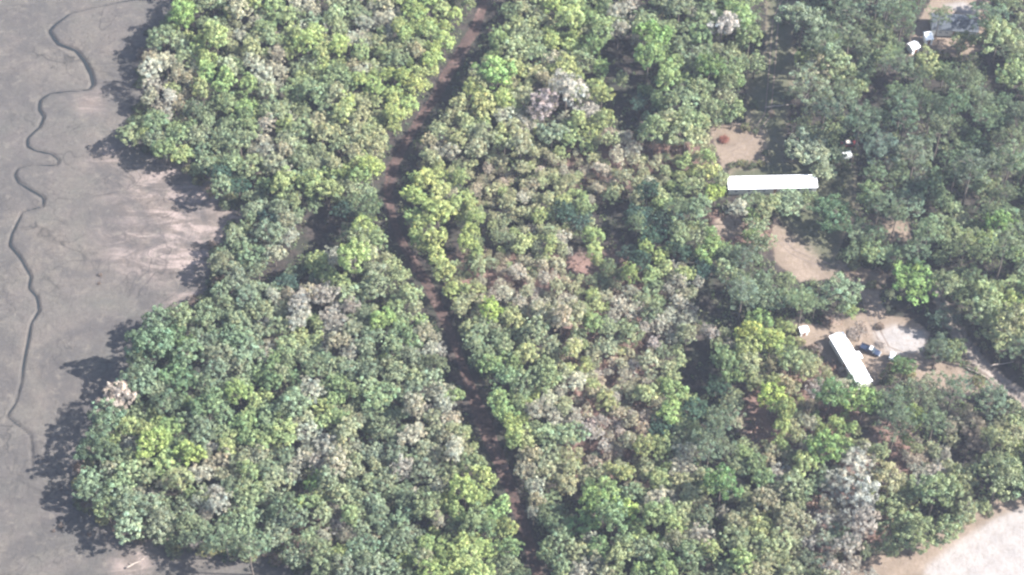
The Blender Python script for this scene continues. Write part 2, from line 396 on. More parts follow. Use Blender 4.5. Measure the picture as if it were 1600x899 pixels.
# ruts([(1720,850),(1620,835),(1540,850),(1470,890),(1420,930)], 'wheel tracks over the pale bottom lot')
# creek water
m, n, out = new_mat('creek_water'); b = pbsdf(n, out, (0.015, 0.018, 0.020), 0.6, 0.1)
tag(strip('tidal_creek', creek_g, creek_w*0.5+0.12, m, cross=2, dz=0.0, wob=0.2, follow=False, zc=-0.30), 'narrow dark tidal creek winding across the marsh', None, None, 'structure')

# ------------------------------------------------------------------ crown meshes (unit: crown radius 1, ground at 0, scaled per tree)
def cards(C, N, size, aspect=1.0, tint=None):
    """quads at C (n,3) with normals N; returns V, F"""
    n = len(C); N = N/np.linalg.norm(N, axis=1)[:, None]
    T = rng.normal(size=(n, 3)); T -= (T*N).sum(1)[:, None]*N; T /= np.linalg.norm(T, axis=1)[:, None]; B = np.cross(N, T)
    s = size[:, None]; a = aspect
    V = np.stack([C-T*s*0.5-B*s*a*0.28, C+T*s*0.1-B*s*a*0.5, C+T*s*0.55+B*s*a*0.1, C-T*s*0.1+B*s*a*0.5], 1).reshape(-1, 3)
    return V, np.arange(4*n).reshape(n, 4)
def add_tint(me, T):
    t = me.attributes.new('tint', 'FLOAT_COLOR', 'FACE')
    t.data.foreach_set('color', np.column_stack([T, np.ones(len(T))]).astype(np.float32).ravel())
def crown_mesh(name, kind, seed, H):
    """kind: leafy, oak, pine, bare, shrub.  H = tree height / crown radius; returns crown mesh, trunk mesh"""
    g = np.random.default_rng(seed)
    P = dict(leafy=(92, 0.10, 0.22, 38, 0.084, 0.9), oak=(104, 0.09, 0.19, 36, 0.074, 0.9), pine=(96, 0.08, 0.17, 36, 0.08, 0.42), bare=(84, 0.10, 0.22, 44, 0.12, 0.22), shrub=(20, 0.28, 0.45, 50, 0.14, 1.0))[kind]
    nl, r0, r1, nc, cs, asp = P
    vert = dict(leafy=0.95, oak=0.72, pine=0.85, bare=0.85, shrub=0.75)[kind]
    zc = H-vert if kind != 'shrub' else 0.55
    ph = g.random(6)*6.28
    def rad(az, el): return 1+0.15*np.sin(2*az+ph[0])+0.13*np.sin(3*az+ph[1])+0.11*np.sin(5*az+ph[2]+2*el)+0.05*np.sin(9*az+ph[3])
    cents = []; tries = 0
    subs = [np.zeros(3)] if kind in ('pine', 'shrub') or seed % 3 == 0 else [np.array([math.cos(a)*0.36, math.sin(a)*0.36, g.uniform(-0.25, 0.2)]) for a in (ph[4], ph[4]+2.1+g.random(), ph[4]+4.2+g.random())][:2+seed % 2]
    sr = 1.0 if len(subs) == 1 else 0.72
    while len(cents) < nl and tries < 9000:
        tries += 1
        zz = g.uniform(-0.45, 1.0); az = g.random()*6.283
        el = math.asin(zz); q = g.uniform(0.58, 1.0) if g.random() < 0.85 else g.uniform(0.15, 0.5)
        if kind == 'pine': q = g.uniform(0.25, 0.95)
        p = np.array([math.cos(az)*math.cos(el), math.sin(az)*math.cos(el), zz])*q*rad(az, el)*sr+subs[int(g.integers(len(subs)))]
        if all(np.linalg.norm(p-c) > (0.145 if kind != 'shrub' else 0.36) for c in cents): cents.append(p)
    cents = np.array(cents); Cs = []; Ns = []; Ss = []; Ts = []
    for c in cents:
        lr = g.uniform(r0, r1); k = int(nc*(lr/((r0+r1)/2))**1.5)
        d = g.normal(size=(k, 3)); d += c/np.linalg.norm(c)*0.75+np.array([0, 0, 0.25]); d /= np.linalg.norm(d, axis=1)[:, None]
        rr = lr*(g.uniform(0.45, 1.08, k)**0.6)
        pos = c+d*rr[:, None]*np.array([1, 1, 0.85 if kind != 'pine' else 0.55])
        nn = d+g.normal(size=(k, 3))*0.55
        if kind == 'pine': nn = d+g.normal(size=(k, 3))*1.0
        base = g.uniform(0.60, 1.40); warm = g.normal()*0.05
        t = np.array([base*(1+warm), base, base*(1-warm*0.8)])*np.clip(1+g.normal(size=(k, 1))*0.14, 0.5, 1.6)
        Cs.append(pos); Ns.append(nn); Ss.append(cs*g.uniform(0.6, 1.35, k)); Ts.append(t)
    C = np.concatenate(Cs)*np.array([1, 1, vert]); C[:, 2] += zc; C[:, 2] = np.maximum(C[:, 2], 0.04)
    V, F = cards(C, np.concatenate(Ns), np.concatenate(Ss), asp)
    me = new_mesh(name, V, F, M_TWIG if kind == 'bare' else M_LEAF); add_tint(me, np.clip(np.concatenate(Ts), 0.2, 2))
    # trunk and limbs to the clumps
    mb = MB(); tr = 0.055 if kind != 'shrub' else 0.03
    if kind == 'shrub':
        for c in cents[:7]: mb.tube([(0, 0, -0.05), (c[0]*.5, c[1]*.5, zc*.5), (c[0], c[1], c[2]*vert+zc)], [tr, tr*.7, tr*.3], 4)
    else:
        top = zc+vert*0.35; lean = g.normal(size=2)*0.06
        def tp(z): f = z/top; return Vector((lean[0]*f*f+0.02*math.sin(f*5), lean[1]*f*f, z))
        zs = [-0.08, 0.12, top*.35, top*.6, top*.85, top]
        mb.tube([tp(z) for z in zs], [tr*1.35, tr, tr*.85, tr*.7, tr*.45, tr*.2], 7)
        nb = 26 if kind == 'bare' else 16
        for c in cents[:nb]:
            e = Vector((c[0], c[1], c[2]*vert+zc)); s = tp(max(top*0.35, min(top*.95, e.z-0.45*(abs(e.x)+abs(e.y))-0.1)))
            mid = s.lerp(e, 0.5)+Vector((0, 0, 0.06)); mb.tube([s, mid, e], [tr*.42, tr*.28, tr*.10], 4, cap=False)
    me2 = new_mesh('trunk', mb.v, mb.f, M_BARK, smooth=True)
    return me, me2
VAR = {}
HR = dict(leafy=3.1, oak=2.5, pine=3.2, bare=2.9, shrub=1.2)
for kind, cnt in (('leafy', 9), ('oak', 9), ('pine', 7), ('bare', 8), ('shrub', 4)):
    VAR[kind] = [crown_mesh('crown', kind, 100*len(VAR)+i+3, HR[kind]*(0.92+0.16*i/cnt)) for i in range(cnt)]

# ------------------------------------------------------------------ choose the trees
# code: kind, radius range (m), colours (base reflectance), colour words
def pal(*c): return c
CODE = {
 'y': ('leafy', (2.7, 4.3), [((0.250, 0.300, 0.105), 'yellow-green'), ((0.285, 0.320, 0.14), 'yellow-green'), ((0.205, 0.275, 0.11), 'light green')]),
 'g': ('leafy', (2.7, 4.4), [((0.135, 0.200, 0.090), 'fresh green'), ((0.175, 0.250, 0.10), 'light green'), ((0.12, 0.175, 0.10), 'mid green')]),
 'o': ('oak', (3.0, 4.9), [((0.195, 0.230, 0.130), 'pale olive'), ((0.150, 0.195, 0.125), 'grey-green'), ((0.205, 0.240, 0.160), 'pale grey-green')]),
 'd': ('oak', (3.0, 4.6), [((0.080, 0.115, 0.070), 'dark green'), ((0.10, 0.13, 0.08), 'dark green')]),
 'p': ('pine', (4.2, 6.3), [((0.125, 0.160, 0.110), 'grey-green'), ((0.145, 0.175, 0.112), 'dull olive'), ((0.100, 0.135, 0.098), 'dark grey-green')]),
 'm': ('bare', (2.4, 4.0), [((0.30, 0.265, 0.24), 'mauve-grey'), ((0.28, 0.245, 0.21), 'grey-brown'), ((0.32, 0.30, 0.26), 'pale grey')]),
 'n': ('leafy', (2.3, 3.8), [((0.33, 0.265, 0.215), 'pinkish tan'), ((0.27, 0.25, 0.195), 'dusty tan'), ((0.27, 0.28, 0.19), 'pale tan-green')]),
 't': ('leafy', (2.3, 3.8), [((0.265, 0.265, 0.165), 'straw-coloured'), ((0.240, 0.270, 0.15), 'tan-green'), ((0.25, 0.235, 0.165), 'tan')]),
 'L': ('leafy', (5, 7), [((0.14, 0.215, 0.085), 'vivid light green')]),
 'D': ('oak', (3, 5), [((0.055, 0.088, 0.066), 'very dark green')]),
 'r': ('bare', (2.0, 3.0), [((0.25, 0.19, 0.155), 'rusty brown'), ((0.23, 0.19, 0.16), 'brown')]),
 'W': ('bare', (3.0, 4.6), [((0.27, 0.265, 0.225), 'whitish grey'), ((0.24, 0.235, 0.195), 'pale grey')]),
}
NAME = dict(leafy='leafy_tree', oak='oak_tree', pine='pine_tree', bare='bare_tree', shrub='shrub')
WORD = dict(leafy='tree', oak='oak', pine='pine', bare='bare tree', shrub='shrub')
CATG = dict(leafy='tree', oak='oak', pine='pine', bare='bare tree', shrub='shrub')
GAPS = [ [(1396,412),(1470,412),(1478,505),(1392,505)], [(1490,478),(1520,480),(1560,530),(1612,590),(1612,645),(1560,606),(1510,560),(1488,520)],  # openings in the canopy, as seen
 [(950,60),(985,45),(998,95),(992,150),(1010,190),(985,200),(958,165),(945,110)],
 [(468,335),(530,322),(536,355),(515,388),(470,392)], [(395,430),(440,395),(478,372),(500,385),(450,405),(415,440)],
 [(930,315),(975,308),(985,350),(970,410),(940,400)], [(888,375),(912,368),(922,405),(915,432),(893,418)],
 [(1068,530),(1108,525),(1118,600),(1108,625),(1078,615)], [(1088,445),(1120,440),(1122,498),(1092,500)],
 [(868,765),(905,762),(912,800),(885,812)], [(1160,600),(1205,600),(1212,680),(1165,690),(1150,640)],
 [(688,345),(712,350),(722,395),(705,415),(690,385)], [(842,500),(885,498),(888,522),(850,525)],
 [(1340,652),(1390,655),(1385,685),(1345,682)], [(1485,690),(1520,688),(1530,735),(1500,730)],
 [(455,740),(478,738),(480,770),(455,772)], [(1500,480),(1560,530),(1605,570),(1605,600),(1560,575),(1500,520)],
 [(1450,110),(1476,120),(1476,140),(1450,140)], [(1540,90),(1600,100),(1600,145),(1550,140)],
 [(1340,140),(1375,115),(1390,150),(1350,170),(1335,165)],[(905,690),(925,690),(925,710),(905,710)],
]
SPARSE = [[(890,530),(1030,520),(1030,760),(900,750)], [(1180,560),(1330,545),(1340,700),(1180,720)], [(900,225),(1110,225),(1110,290),(900,290)], [(700,400),(1000,400),(1000,460),(700,460)], [(700,235),(905,228),(905,470),(700,470)]]
# trees picked out one by one: x, y of the crown in the photo, radius (m), code, colour index
PICK = [(1166,314,2.5,'o',2),(1188,315,2.7,'o',0),(1213,313,2.6,'t',1),(1240,314,2.8,'o',2),(1264,309,2.6,'o',0),(1000,332,3.8,'D',0),(1022,368,3.8,'D',0),(988,398,3.4,'D',0),(1042,345,3.8,'D',0),(1012,300,3.4,'D',0),(1062,392,3.4,'D',0),(905,342,3.2,'D',0),(880,330,3.2,'D',0),(1000,410,3.2,'D',0),(1020,185,3.2,'D',0),(1000,160,3,'D',0),(1100,420,3.2,'D',0),(1085,640,3.4,'D',0),(1030,665,3.0,'D',0),
 (420,350,3.4,'D',0),(345,268,3.4,'D',0),(372,290,3.2,'D',0),(540,330,3.2,'D',0),(450,440,3.2,'D',0),(1120,600,3.0,'D',0),(1432,447,6.9,'L',0),(1312,466,5.6,'o',1),(1262,240,6.2,'o',2),(1284,272,3.4,'o',2),(1106,262,3.0,'y',1),(1118,298,3.0,'y',0),(1232,325,4.6,'o',2),(1196,322,2.7,'t',1),
 (1305,338,6.2,'d',0),(1265,135,7.0,'p',1),(1290,70,6.5,'p',0),(1255,30,6.5,'o',2),(1300,100,5.6,'o',0),(1328,60,5.4,'p',1),(1418,318,6.0,'p',0),(1362,394,3.2,'o',0),(1345,185,6.3,'p',0),(1290,170,5.2,'p',2),
 (1372,235,6.4,'p',2),(1330,20,5.5,'p',0),(1278,112,5.0,'t',2),(1180,95,3.4,'o',0),(1172,55,4.0,'o',0),(1092,85,3.8,'o',2),(1110,92,4.3,'g',0),(1130,30,4.6,'m',2),(1020,55,4.6,'g',1),(972,122,2.3,'t',1),
 (885,135,5.4,'m',2),(850,160,4.4,'m',0),(915,170,3.6,'m',0),(862,205,3.8,'o',2),(775,105,5.0,'y',2),(240,688,4.2,'y',0),(298,706,3.6,'y',0),(288,22,4.6,'y',2),(135,752,4.2,'o',1),(205,210,3.6,'o',0),
 (1290,696,4.4,'g',1),(1300,612,4.2,'g',0),(1350,624,4.6,'g',1),(1208,610,3.6,'y',0),(1430,838,5.2,'o',0),(1405,790,5.0,'o',0),(1462,768,5.4,'o',0),(1505,748,4.4,'o',0),(1562,745,6.0,'o',0),
 (1342,720,4.6,'W',0),(1345,770,4.8,'W',0),(1350,815,4.4,'W',1),(1325,848,3.4,'W',1),(1385,745,4.2,'t',0),(1445,605,5.2,'p',1),(1492,602,4.4,'p',0),(1550,618,5.0,'p',0),(1110,690,5.2,'p',0),(1130,655,4.6,'p',0),
 (930,785,4.2,'g',1),(975,800,3.4,'y',0),(910,818,3.6,'g',0),(1048,642,3.2,'y',2),(1128,752,4.2,'g',0),(598,500,3.4,'g',1),(765,480,3.2,'y',0),(490,748,2.6,'g',1),(1108,385,3.6,'g',1),(1475,500,4.4,'p',2),(1468,535,3.8,'p',2),
 (1562,345,3.6,'g',1),(1170,520,3.6,'y',0),(1205,530,3.4,'y',0),(1188,498,3.0,'g',1),(1478,445,4.2,'o',0),(1540,470,4.6,'t',1),(1585,500,4.4,'t',0),(1412,570,3.0,'g',0),(1260,575,3.0,'t',0),(1235,560,3.2,'t',1),
 (1275,605,2.6,'m',1),(1548,22,6.0,'p',0),(1505,62,3.6,'o',0),(1470,20,3.6,'p',1),(232,528,5,'g',2),(226,558,5,'d',1),(216,592,5,'o',1),(180,622,4.6,'m',1),(166,655,4.6,'o',1),(150,698,4.4,'d',1),(246,505,4.6,'o',1),(280,492,4,'o',0),(1560,520,5.5,'t',1),(1590,545,5,'p',0),(1545,505,4.5,'p',1),(1530,485,4.5,'o',0),
 (1190,440,3.6,'o',1),(1165,400,3.8,'p',2),(1205,470,4.4,'o',1),(1160,455,5.0,'p',0),(1255,462,3.4,'o',1),(1452,355,5.0,'p',1),(1520,260,6,'p',0),(1470,200,6,'p',1),(1410,160,5.6,'p',0),(1430,240,6.2,'p',0),
 (1580,250,5.5,'p',1),(1560,60,5.6,'t',1),(1510,120,5.8,'p',1),(1585,110,5,'o',0),(1405,95,4.4,'p',0),(1450,95,4.2,'t',1),(1330,595,2.0,'d',0),(1300,498,2.6,'r',0),(1345,515,2.2,'r',1)]
FPX = [np.array(p, float) for p in GAPS]
FOREST_PX = np.array(FOREST_L, float)
HOMES_PX = [np.array([(1128,268),(1280,264),(1280,300),(1150,304)], float), np.array([(1284,520),(1318,510),(1372,598),(1338,608)], float),
            np.array([(1345,530),(1392,525),(1392,572),(1350,572)], float), np.array([(1418,42),(1470,36),(1470,82),(1418,90)], float), np.array([(1310,212),(1345,212),(1345,252),(1310,252)], float),
            np.array([(1244,505),(1268,505),(1268,522),(1244,522)], float), np.array([(1108,205),(1190,205),(1192,252),(1120,252)], float)]
OPEN_PX = [np.array(CLEAR[k], float) for k in ('yard_up', 'below_home', 'lawn', 'sand_mid', 'sand_patch', 'yard_low', 'top')]
OPEN_PX.append(np.array([(1395,900),(1340,870),(1450,858),(1500,835),(1545,800),(1600,775),(1760,770),(1760,1060),(1290,1060)], float))
OPEN_PX.append(np.array([(1196,205),(1250,100),(1300,140),(1300,200),(1240,260)], float)*0-999)
LANE_PX = np.array(LANE, float)
trees = []   # x, y (ground), r, kind, colour, word, crown pixel
ZC = dict(y=(.285,.305,.135), g=(.180,.225,.115), o=(.210,.225,.150), d=(.075,.105,.078), m=(.27,.245,.215), n=(.31,.265,.21), t=(.29,.28,.185), k=(.12,.155,.10), p=(.125,.16,.108), r=(.25,.21,.16), W=(.28,.275,.235))
ZG = np.array([[ZC.get(ch, (.19,.20,.13)) for ch in g_] for g_ in GRID])
for _ in range(2):
    zp = np.pad(ZG, ((1,1),(1,1),(0,0)), 'edge'); ZG = (4*zp[1:-1,1:-1]+1.5*(zp[:-2,1:-1]+zp[2:,1:-1]+zp[1:-1,:-2]+zp[1:-1,2:]))/10
ZG[:10, 13:22] *= np.array([1.14, 1.10, 1.14]); ZG[9:, :13] *= np.array([0.90, 0.95, 1.04])
def zone_col(px, py):
    x = min(30.99, max(0, px/50-.5)); y = min(16.99, max(0, py/50-.5)); i_, j_ = int(y), int(x); a, b = y-i_, x-j_
    return (ZG[i_, j_]*(1-a)*(1-b)+ZG[i_, j_+1]*(1-a)*b+ZG[i_+1, j_]*a*(1-b)+ZG[i_+1, j_+1]*a*b)
def blend(c, kind, px, py, k=0.45):
    v = np.array(c[0])*(1-k)+zone_col(px, py)*k
    opts = [q for kk, rr, pp in CODE.values() if kk == kind for q in pp]
    best = min(opts, key=lambda q: np.abs(np.array(q[0])-v).sum())
    v = v*np.array([1.02, 1.045, 1.0])
    return (tuple(v), best[1])
def add_tree(px, py, r, code, ci=None, force=False):
    kind, rr, pals = CODE[code]
    H = HR[kind]*r
    H = min(H, 14.5 if kind != 'pine' else 19)*(1 if force else random.uniform(0.86, 1.18))
    zc = H-0.75*r
    if force: zc = H-0.9*r
    p = at(px, py, zc)
    c = pals[ci] if ci is not None else random.choice(pals)
    trees.append(dict(x=p.x, y=p.y, r=r, H=H, kind=kind, col=c[0], word=c[1], px=px, py=py, code=code))
for t in PICK: add_tree(t[0], t[1], t[2], t[3], t[4])
def arr(): return np.array([(t['x'], t['y'], t['r']) for t in trees])
SUNNY = [at(x, y, 3.2) for x in range(1140, 1280, 12) for y in (276, 290)]+[at(1305+k*12, 527+k*18, 3.2) for k in range(5)]
SUNNY += [at(x, y, 0.2) for x, y in ((1130,210),(1150,222),(1172,215),(1150,238),(1180,245),(1225,378),(1245,400),(1262,412),(1290,424),(1385,352),(1405,362),(1385,535),(1405,535),(1425,532),(1440,545),(1330,500),(1275,515),(1515,560),(1540,585),(1395,505),(1470,580))]
SV = np.array([(p.x, p.y, p.z) for p in SUNNY]); SH = np.array([math.cos(R(SUN_AZ)), math.sin(R(SUN_AZ))])
def sun_limit(x, y, r):
    """greatest height a tree here may have without shading the sunlit homes and sand"""
    d = np.array([x, y])-SV[:, :2]; along = d@SH; lat = np.abs(d[:, 0]*SH[1]-d[:, 1]*SH[0])
    m = (lat < r*0.75) & (along > -r*0.3)
    if not m.any(): return 99
    return float((SV[m, 2]+(np.maximum(along[m]-r*0.5, 0))*math.tan(R(SUN_EL))).min())
for t in trees:
    lim = sun_limit(t['x'], t['y'], t['r'])
    if t['H'] > lim:
        t['H'] = max(lim, 1.45*t['r']); zc = t['H']-0.75*t['r']; p = at(t['px'], t['py'], zc); t['x'], t['y'] = p.x, p.y
cur = [(t['x'], t['y'], t['r']) for t in trees]
XYR = np.zeros((6000, 3)); nT = 0
for c_ in cur: XYR[nT] = c_; nT += 1
def one(poly, q): return inside(np.array([q], float), poly)[0]
def lanex(y): return np.interp(y, [p[1] for p in LANE], [p[0] for p in LANE])
MX, MY = np.arange(-80, 1684, 4.0), np.arange(-60, 984, 4.0)
mg = np.stack([a.ravel() for a in np.meshgrid(MX, MY)], 1); sh = (len(MY), len(MX))
F_FOREST = sdist(mg, FOREST_PX).reshape(sh); F_GAP = np.max([sdist(mg, g_) for g_ in FPX], 0).reshape(sh)
F_HOME = np.max([sdist(mg, g_) for g_ in HOMES_PX], 0).reshape(sh); F_OPEN = np.max([sdist(mg, g_) for g_ in OPEN_PX[:-1]], 0).reshape(sh)
l_, i_ = seg_dist(mg, LANE_PX); F_LANE = (l_-np.interp(i_, np.arange(len(LANE_W)), LANE_W)/2).reshape(sh)
F_SP = np.max([sdist(mg, np.array(g_, float)) for g_ in SPARSE], 0).reshape(sh); F_TAN = sdist(mg, np.array(SPARSE[0], float)).reshape(sh)
def try_place(scale, spacing, n):
    global nT
    for _ in range(n):
        px = random.uniform(-60, 1660); py = random.uniform(-45, 960)
        gi, gj = int((py+60)/4), int((px+80)/4)
        if F_FOREST[gi, gj] < 4 or F_HOME[gi, gj] > 0: continue
        gx, gy = px+random.gauss(0, 10), py+random.gauss(0, 10)
        code = GRID[min(17, max(0, int(gy//50)))][min(31, max(0, int(gx//50)))]
        if code in '.cs': code = random.choice('om') if px < 800 else 'o'
        if code == 'k':
            if random.random() < 0.72: continue
            code = random.choice('dod')
        elif random.random() < 0.12: code = random.choice('omytyo')
        if px > 1310 and py < 430 and code in 'yntmg' and random.random() < 0.8: code = random.choice('ppod')
        if code == 'm' and random.random() < 0.35: code = 'n'
        if code == 'd' and random.random() < 0.3: code = 'o'
        if F_TAN[gi, gj] > 0: code = random.choice('nntmoyt')
        elif F_SP[gi, gj] > 0 and code in 'ogyt' and random.random() < 0.5: code = random.choice('nmty')
        kind, rr, pals = CODE[code]
        r = random.uniform(*rr)*scale
        if F_SP[gi, gj] > 0: r *= 0.70
        if F_LANE[gi, gj] < 40: r = min(r, 3.0)
        ppm = 6.0*r
        if F_FOREST[gi, gj] < ppm*0.55 or F_GAP[gi, gj] > -ppm*0.5 or F_OPEN[gi, gj] > -ppm*0.8 or F_LANE[gi, gj] < ppm*(0.66 if py < 230 or py > 480 else 0.80): continue
        H = min(HR[kind]*r, 14.5 if kind != 'pine' else 19)*random.uniform(0.76, 1.30)
        if F_LANE[gi, gj] < 30 and px > lanex(py) and (py < 235 or py > 500): H = max(H, 8.5)*1.15
        if F_GAP[gi, max(0, gj-11)] > -16: H *= 1.3
        if kind != 'pine' and F_SP[gi, gj] < 0: H = H*0.75+9.0*0.25*random.uniform(.7, 1.2)
        p = at(px, py, H-0.75*r)
        if H > sun_limit(p.x, p.y, r): continue
        a = XYR[:nT]
        if (np.hypot(a[:, 0]-p.x, a[:, 1]-p.y) < spacing*(a[:, 2]+r)).any(): continue
        c = blend(random.choice(pals), kind, px, py)
        if F_TAN[gi, gj] > 0: c = (tuple(np.array(c[0])*np.array([1.09, 1.0, 1.10])), c[1])
        trees.append(dict(x=p.x, y=p.y, r=r, H=H, kind=kind, col=c[0], word=c[1], px=px, py=py, code=code))
        XYR[nT] = (p.x, p.y, r); nT += 1
try_place(0.90, 0.67, 8000); try_place(0.74, 0.62, 15000); try_place(0.55, 0.585, 13000)

# keep trunks off the homes, the lane and the road
print('trees', len(trees), {k: sum(t['kind'] == k for t in trees) for k in VAR})

# ------------------------------------------------------------------ build the trees
used_labels = set()
ONES = 'zero one two three four five six seven eight nine ten eleven twelve thirteen fourteen fifteen sixteen seventeen eighteen nineteen'.split()
TENS = 'x x twenty thirty forty fifty sixty seventy eighty ninety'.split()
def words_(v):
    v = int(round(v))
    if v < 0: return 'zero'
    if v >= 100: return 'a hundred'
    return ONES[v] if v < 20 else TENS[v//10]+('-'+ONES[v % 10] if v % 10 else '')
def give_label(front, x, y):
    for extra in ('', 'ragged', 'full', 'uneven', 'dense', 'tall', 'low'):
        lab = ' '.join(f"{extra} {front}, {words_(x/16)} percent across and {words_(y/8.99)} down".split())
        if lab not in used_labels: break
    used_labels.add(lab); return lab
def zone(t):
    P = np.array([[t['px'], t['py']]])
    if t['px'] < 900 and sdist(P, np.array(MARSH_EDGE+[(900,1060),(900,-140)], float))[0] < 45 and t['px'] < 560: return 'on the marsh edge'
    for nm, c, rr in (('by the long white home', (1205,285), 95), ('by the tilted white home', (1330,560), 85), ('beside the pale sandy lot', (1530,840), 150), ('by the two white sheds', (1440,60), 80)):
        if math.hypot(t['px']-c[0], t['py']-c[1]) < rr: return nm
    lx = np.interp(t['py'], [p[1] for p in LANE], [p[0] for p in LANE])
    if abs(t['px']-lx) < 60: return 'hugging the lane' 
    return 'left of the lane' if t['px'] < lx else 'right of the lane'
GROUP = dict(leafy='leafy trees of the woods', oak='oaks of the woods', pine='pines among the homes and woods', bare='leafless trees of the woods')
def place_tree(t, i):
    kind = t['kind']; cm, tm = VAR[kind][random.randrange(len(VAR[kind]))]
    root = empty(NAME[kind], (t['x'], t['y'], float(ground_z(t['x'], t['y']))-0.02), random.random()*6.283)
    hz = t['H']/(HR[kind]*t['r'])
    root.scale = (t['r'], t['r'], t['r']*hz)
    v = random.uniform(0.86, 1.14); c = [x*v*random.uniform(0.95, 1.05) for x in t['col']]
    tr = link('trunk', tm, root); cr = link('crown', cm, root); cr.color = (*c, 1)
    size = 'small' if t['r'] < 2.7 else 'broad' if t['r'] > 4.4 else ''
    lab = give_label(f"{size} {t['word']} {WORD[kind]} {zone(t)}", t['px'], t['py'])
    tag(root, lab, CATG[kind], GROUP[kind])
by = {k: sorted([t for t in trees if t['kind'] == k], key=lambda t: -t['r']*(1 if (-20 < t['px'] < 1620 and -20 < t['py'] < 919) else 0.01)) for k in GROUP}
rest = []
for k, L in by.items():
    for i, t in enumerate(L):
        if i < 298: place_tree(t, i)
        else: rest.append(t)
if rest:   # past three hundred of a kind: the smallest ones as one mass
    Vs, Fs, Ts = [], [], []; nv = 0
    for t in rest:
        cm, _ = VAR[t['kind']][random.randrange(len(VAR[t['kind']]))]
        V = np.empty(len(cm.vertices)*3, np.float32); cm.vertices.foreach_get('co', V); V = V.reshape(-1, 3).copy()
        F = np.arange(len(V)).reshape(-1, 4); a = random.random()*6.283
        co = np.empty(len(F)*4, np.float32); cm.attributes['tint'].data.foreach_get('color', co); co = co.reshape(-1, 4)[:, :3]
        hz = t['H']/(HR[t['kind']]*t['r'])
        x, y = V[:, 0]*math.cos(a)-V[:, 1]*math.sin(a), V[:, 0]*math.sin(a)+V[:, 1]*math.cos(a)
        V = np.stack([x*t['r']+t['x'], y*t['r']+t['y'], V[:, 2]*t['r']*hz], 1)
        Vs.append(V); Fs.append(F+nv); nv += len(V); Ts.append(co*np.array(t['col'])*random.uniform(0.86, 1.14))
    me = new_mesh('small_trees', np.concatenate(Vs), np.concatenate(Fs), M_LEAF); add_tint(me, np.concatenate(Ts))
    o = link('small_trees', me); o.color = (1, 1, 1, 1)
    tag(o, 'mass of the smallest trees filling in the woods', 'trees', None, 'stuff')
print('rest', len(rest))

# ------------------------------------------------------------------ undergrowth (stuff)
def undergrowth():
    n = 26000
    px = rng.uniform(-80, 1680, n); py = rng.uniform(-60, 980, n)
    g = np.array([[at(x, y).x, at(x, y).y] for x, y in zip(px, py)])
    keep = (sdist(g, G(FOREST_L)) > 0.3)
    l_, i_ = seg_dist(g, lane_g); keep &= l_ > lerp_w(i_, lane_w)*0.62+0.9
    s_ = np.max([sdist(g, G(v)) for k, v in CLEAR.items()], 0); keep &= s_ < -0.3
    r_, _ = seg_dist(g, road_g); keep &= r_ > 2.4
    gp = np.max([sdist(g, G(v)) for v in GAPS], 0); keep &= (gp < -1) | (rng.random(len(g)) < 0.25)
    for h in HOMES_PX[:2]: keep &= sdist(g, G(h)) < -1
    g = g[keep]; n = len(g); k = 16
    redd = np.max([sdist(g, G(v)) for v in RED], 0) > 0
    rad = rng.uniform(0.35, 1.3, n); hh = rng.uniform(0.3, 1.0, n)+2.6*rng.random(n)**3
    C = np.repeat(np.column_stack([g, ground_z(g[:, 0], g[:, 1])]), k, 0); d = rng.normal(size=(n*k, 3)); d[:, 2] = np.abs(d[:, 2]); d /= np.linalg.norm(d, axis=1)[:, None]
    C = C+d*np.repeat(rad, k)[:, None]*np.array([1, 1, 0])+np.column_stack([np.zeros((n*k, 2)), d[:, 2]*np.repeat(hh, k)])
    V, F = cards(C, d+rng.normal(size=(n*k, 3))*0.5, rng.uniform(0.2, 0.5, n*k))
    pals = np.array([(0.08, 0.11, 0.065), (0.11, 0.145, 0.08), (0.13, 0.13, 0.09), (0.16, 0.17, 0.10), (0.13, 0.17, 0.08)])
    base = pals[rng.integers(0, 5, n)]; base[redd] = np.array([(0.20, 0.13, 0.105), (0.17, 0.13, 0.10), (0.24, 0.19, 0.15)])[rng.integers(0, 3, redd.sum())]
    me = new_mesh('undergrowth', V, F, M_LEAF); add_tint(me, np.repeat(base, k, 0)*rng.uniform(0.75, 1.25, (n*k, 1)))
    o = link('undergrowth', me); o.color = (1, 1, 1, 1)
    tag(o, 'low scrub and brambles covering the forest floor', 'undergrowth', None, 'stuff')
undergrowth()

# ------------------------------------------------------------------ homes, sheds, vehicles
M_WHITE = simple('white_metal_roof', (0.80, 0.80, 0.81), 0.45, 0.5, var=0.05, scale=0.6)
M_SIDING = simple('pale_siding', (0.55, 0.54, 0.50), 0.7, 0.3, var=0.08)
M_SKIRT = simple('grey_skirting', (0.22, 0.21, 0.20), 0.8, 0.2)
M_GLASS = simple('window_glass', (0.03, 0.04, 0.05), 0.08, 0.6, var=0.1)
M_TRIM = simple('white_trim', (0.75, 0.75, 0.73), 0.5, 0.4, var=0.04)
M_DOOR = simple('brown_door', (0.22, 0.12, 0.08), 0.5, 0.4)
M_METAL = simple('dull_metal', (0.35, 0.35, 0.36), 0.45, 0.5, 0.6)
M_TYRE = simple('tyre_rubber', (0.02, 0.02, 0.02), 0.9, 0.1)
M_BLUEROOF = simple('slate_blue_shingles', (0.06, 0.068, 0.078), 0.85, 0.2, var=0.3, scale=1.2, bump=0.4)
M_LAMP = simple('lamp_lens', (0.7, 0.7, 0.66), 0.1, 0.6, var=0.02); M_TAIL = simple('tail_lens', (0.35, 0.02, 0.02), 0.2, 0.6, var=0.05)
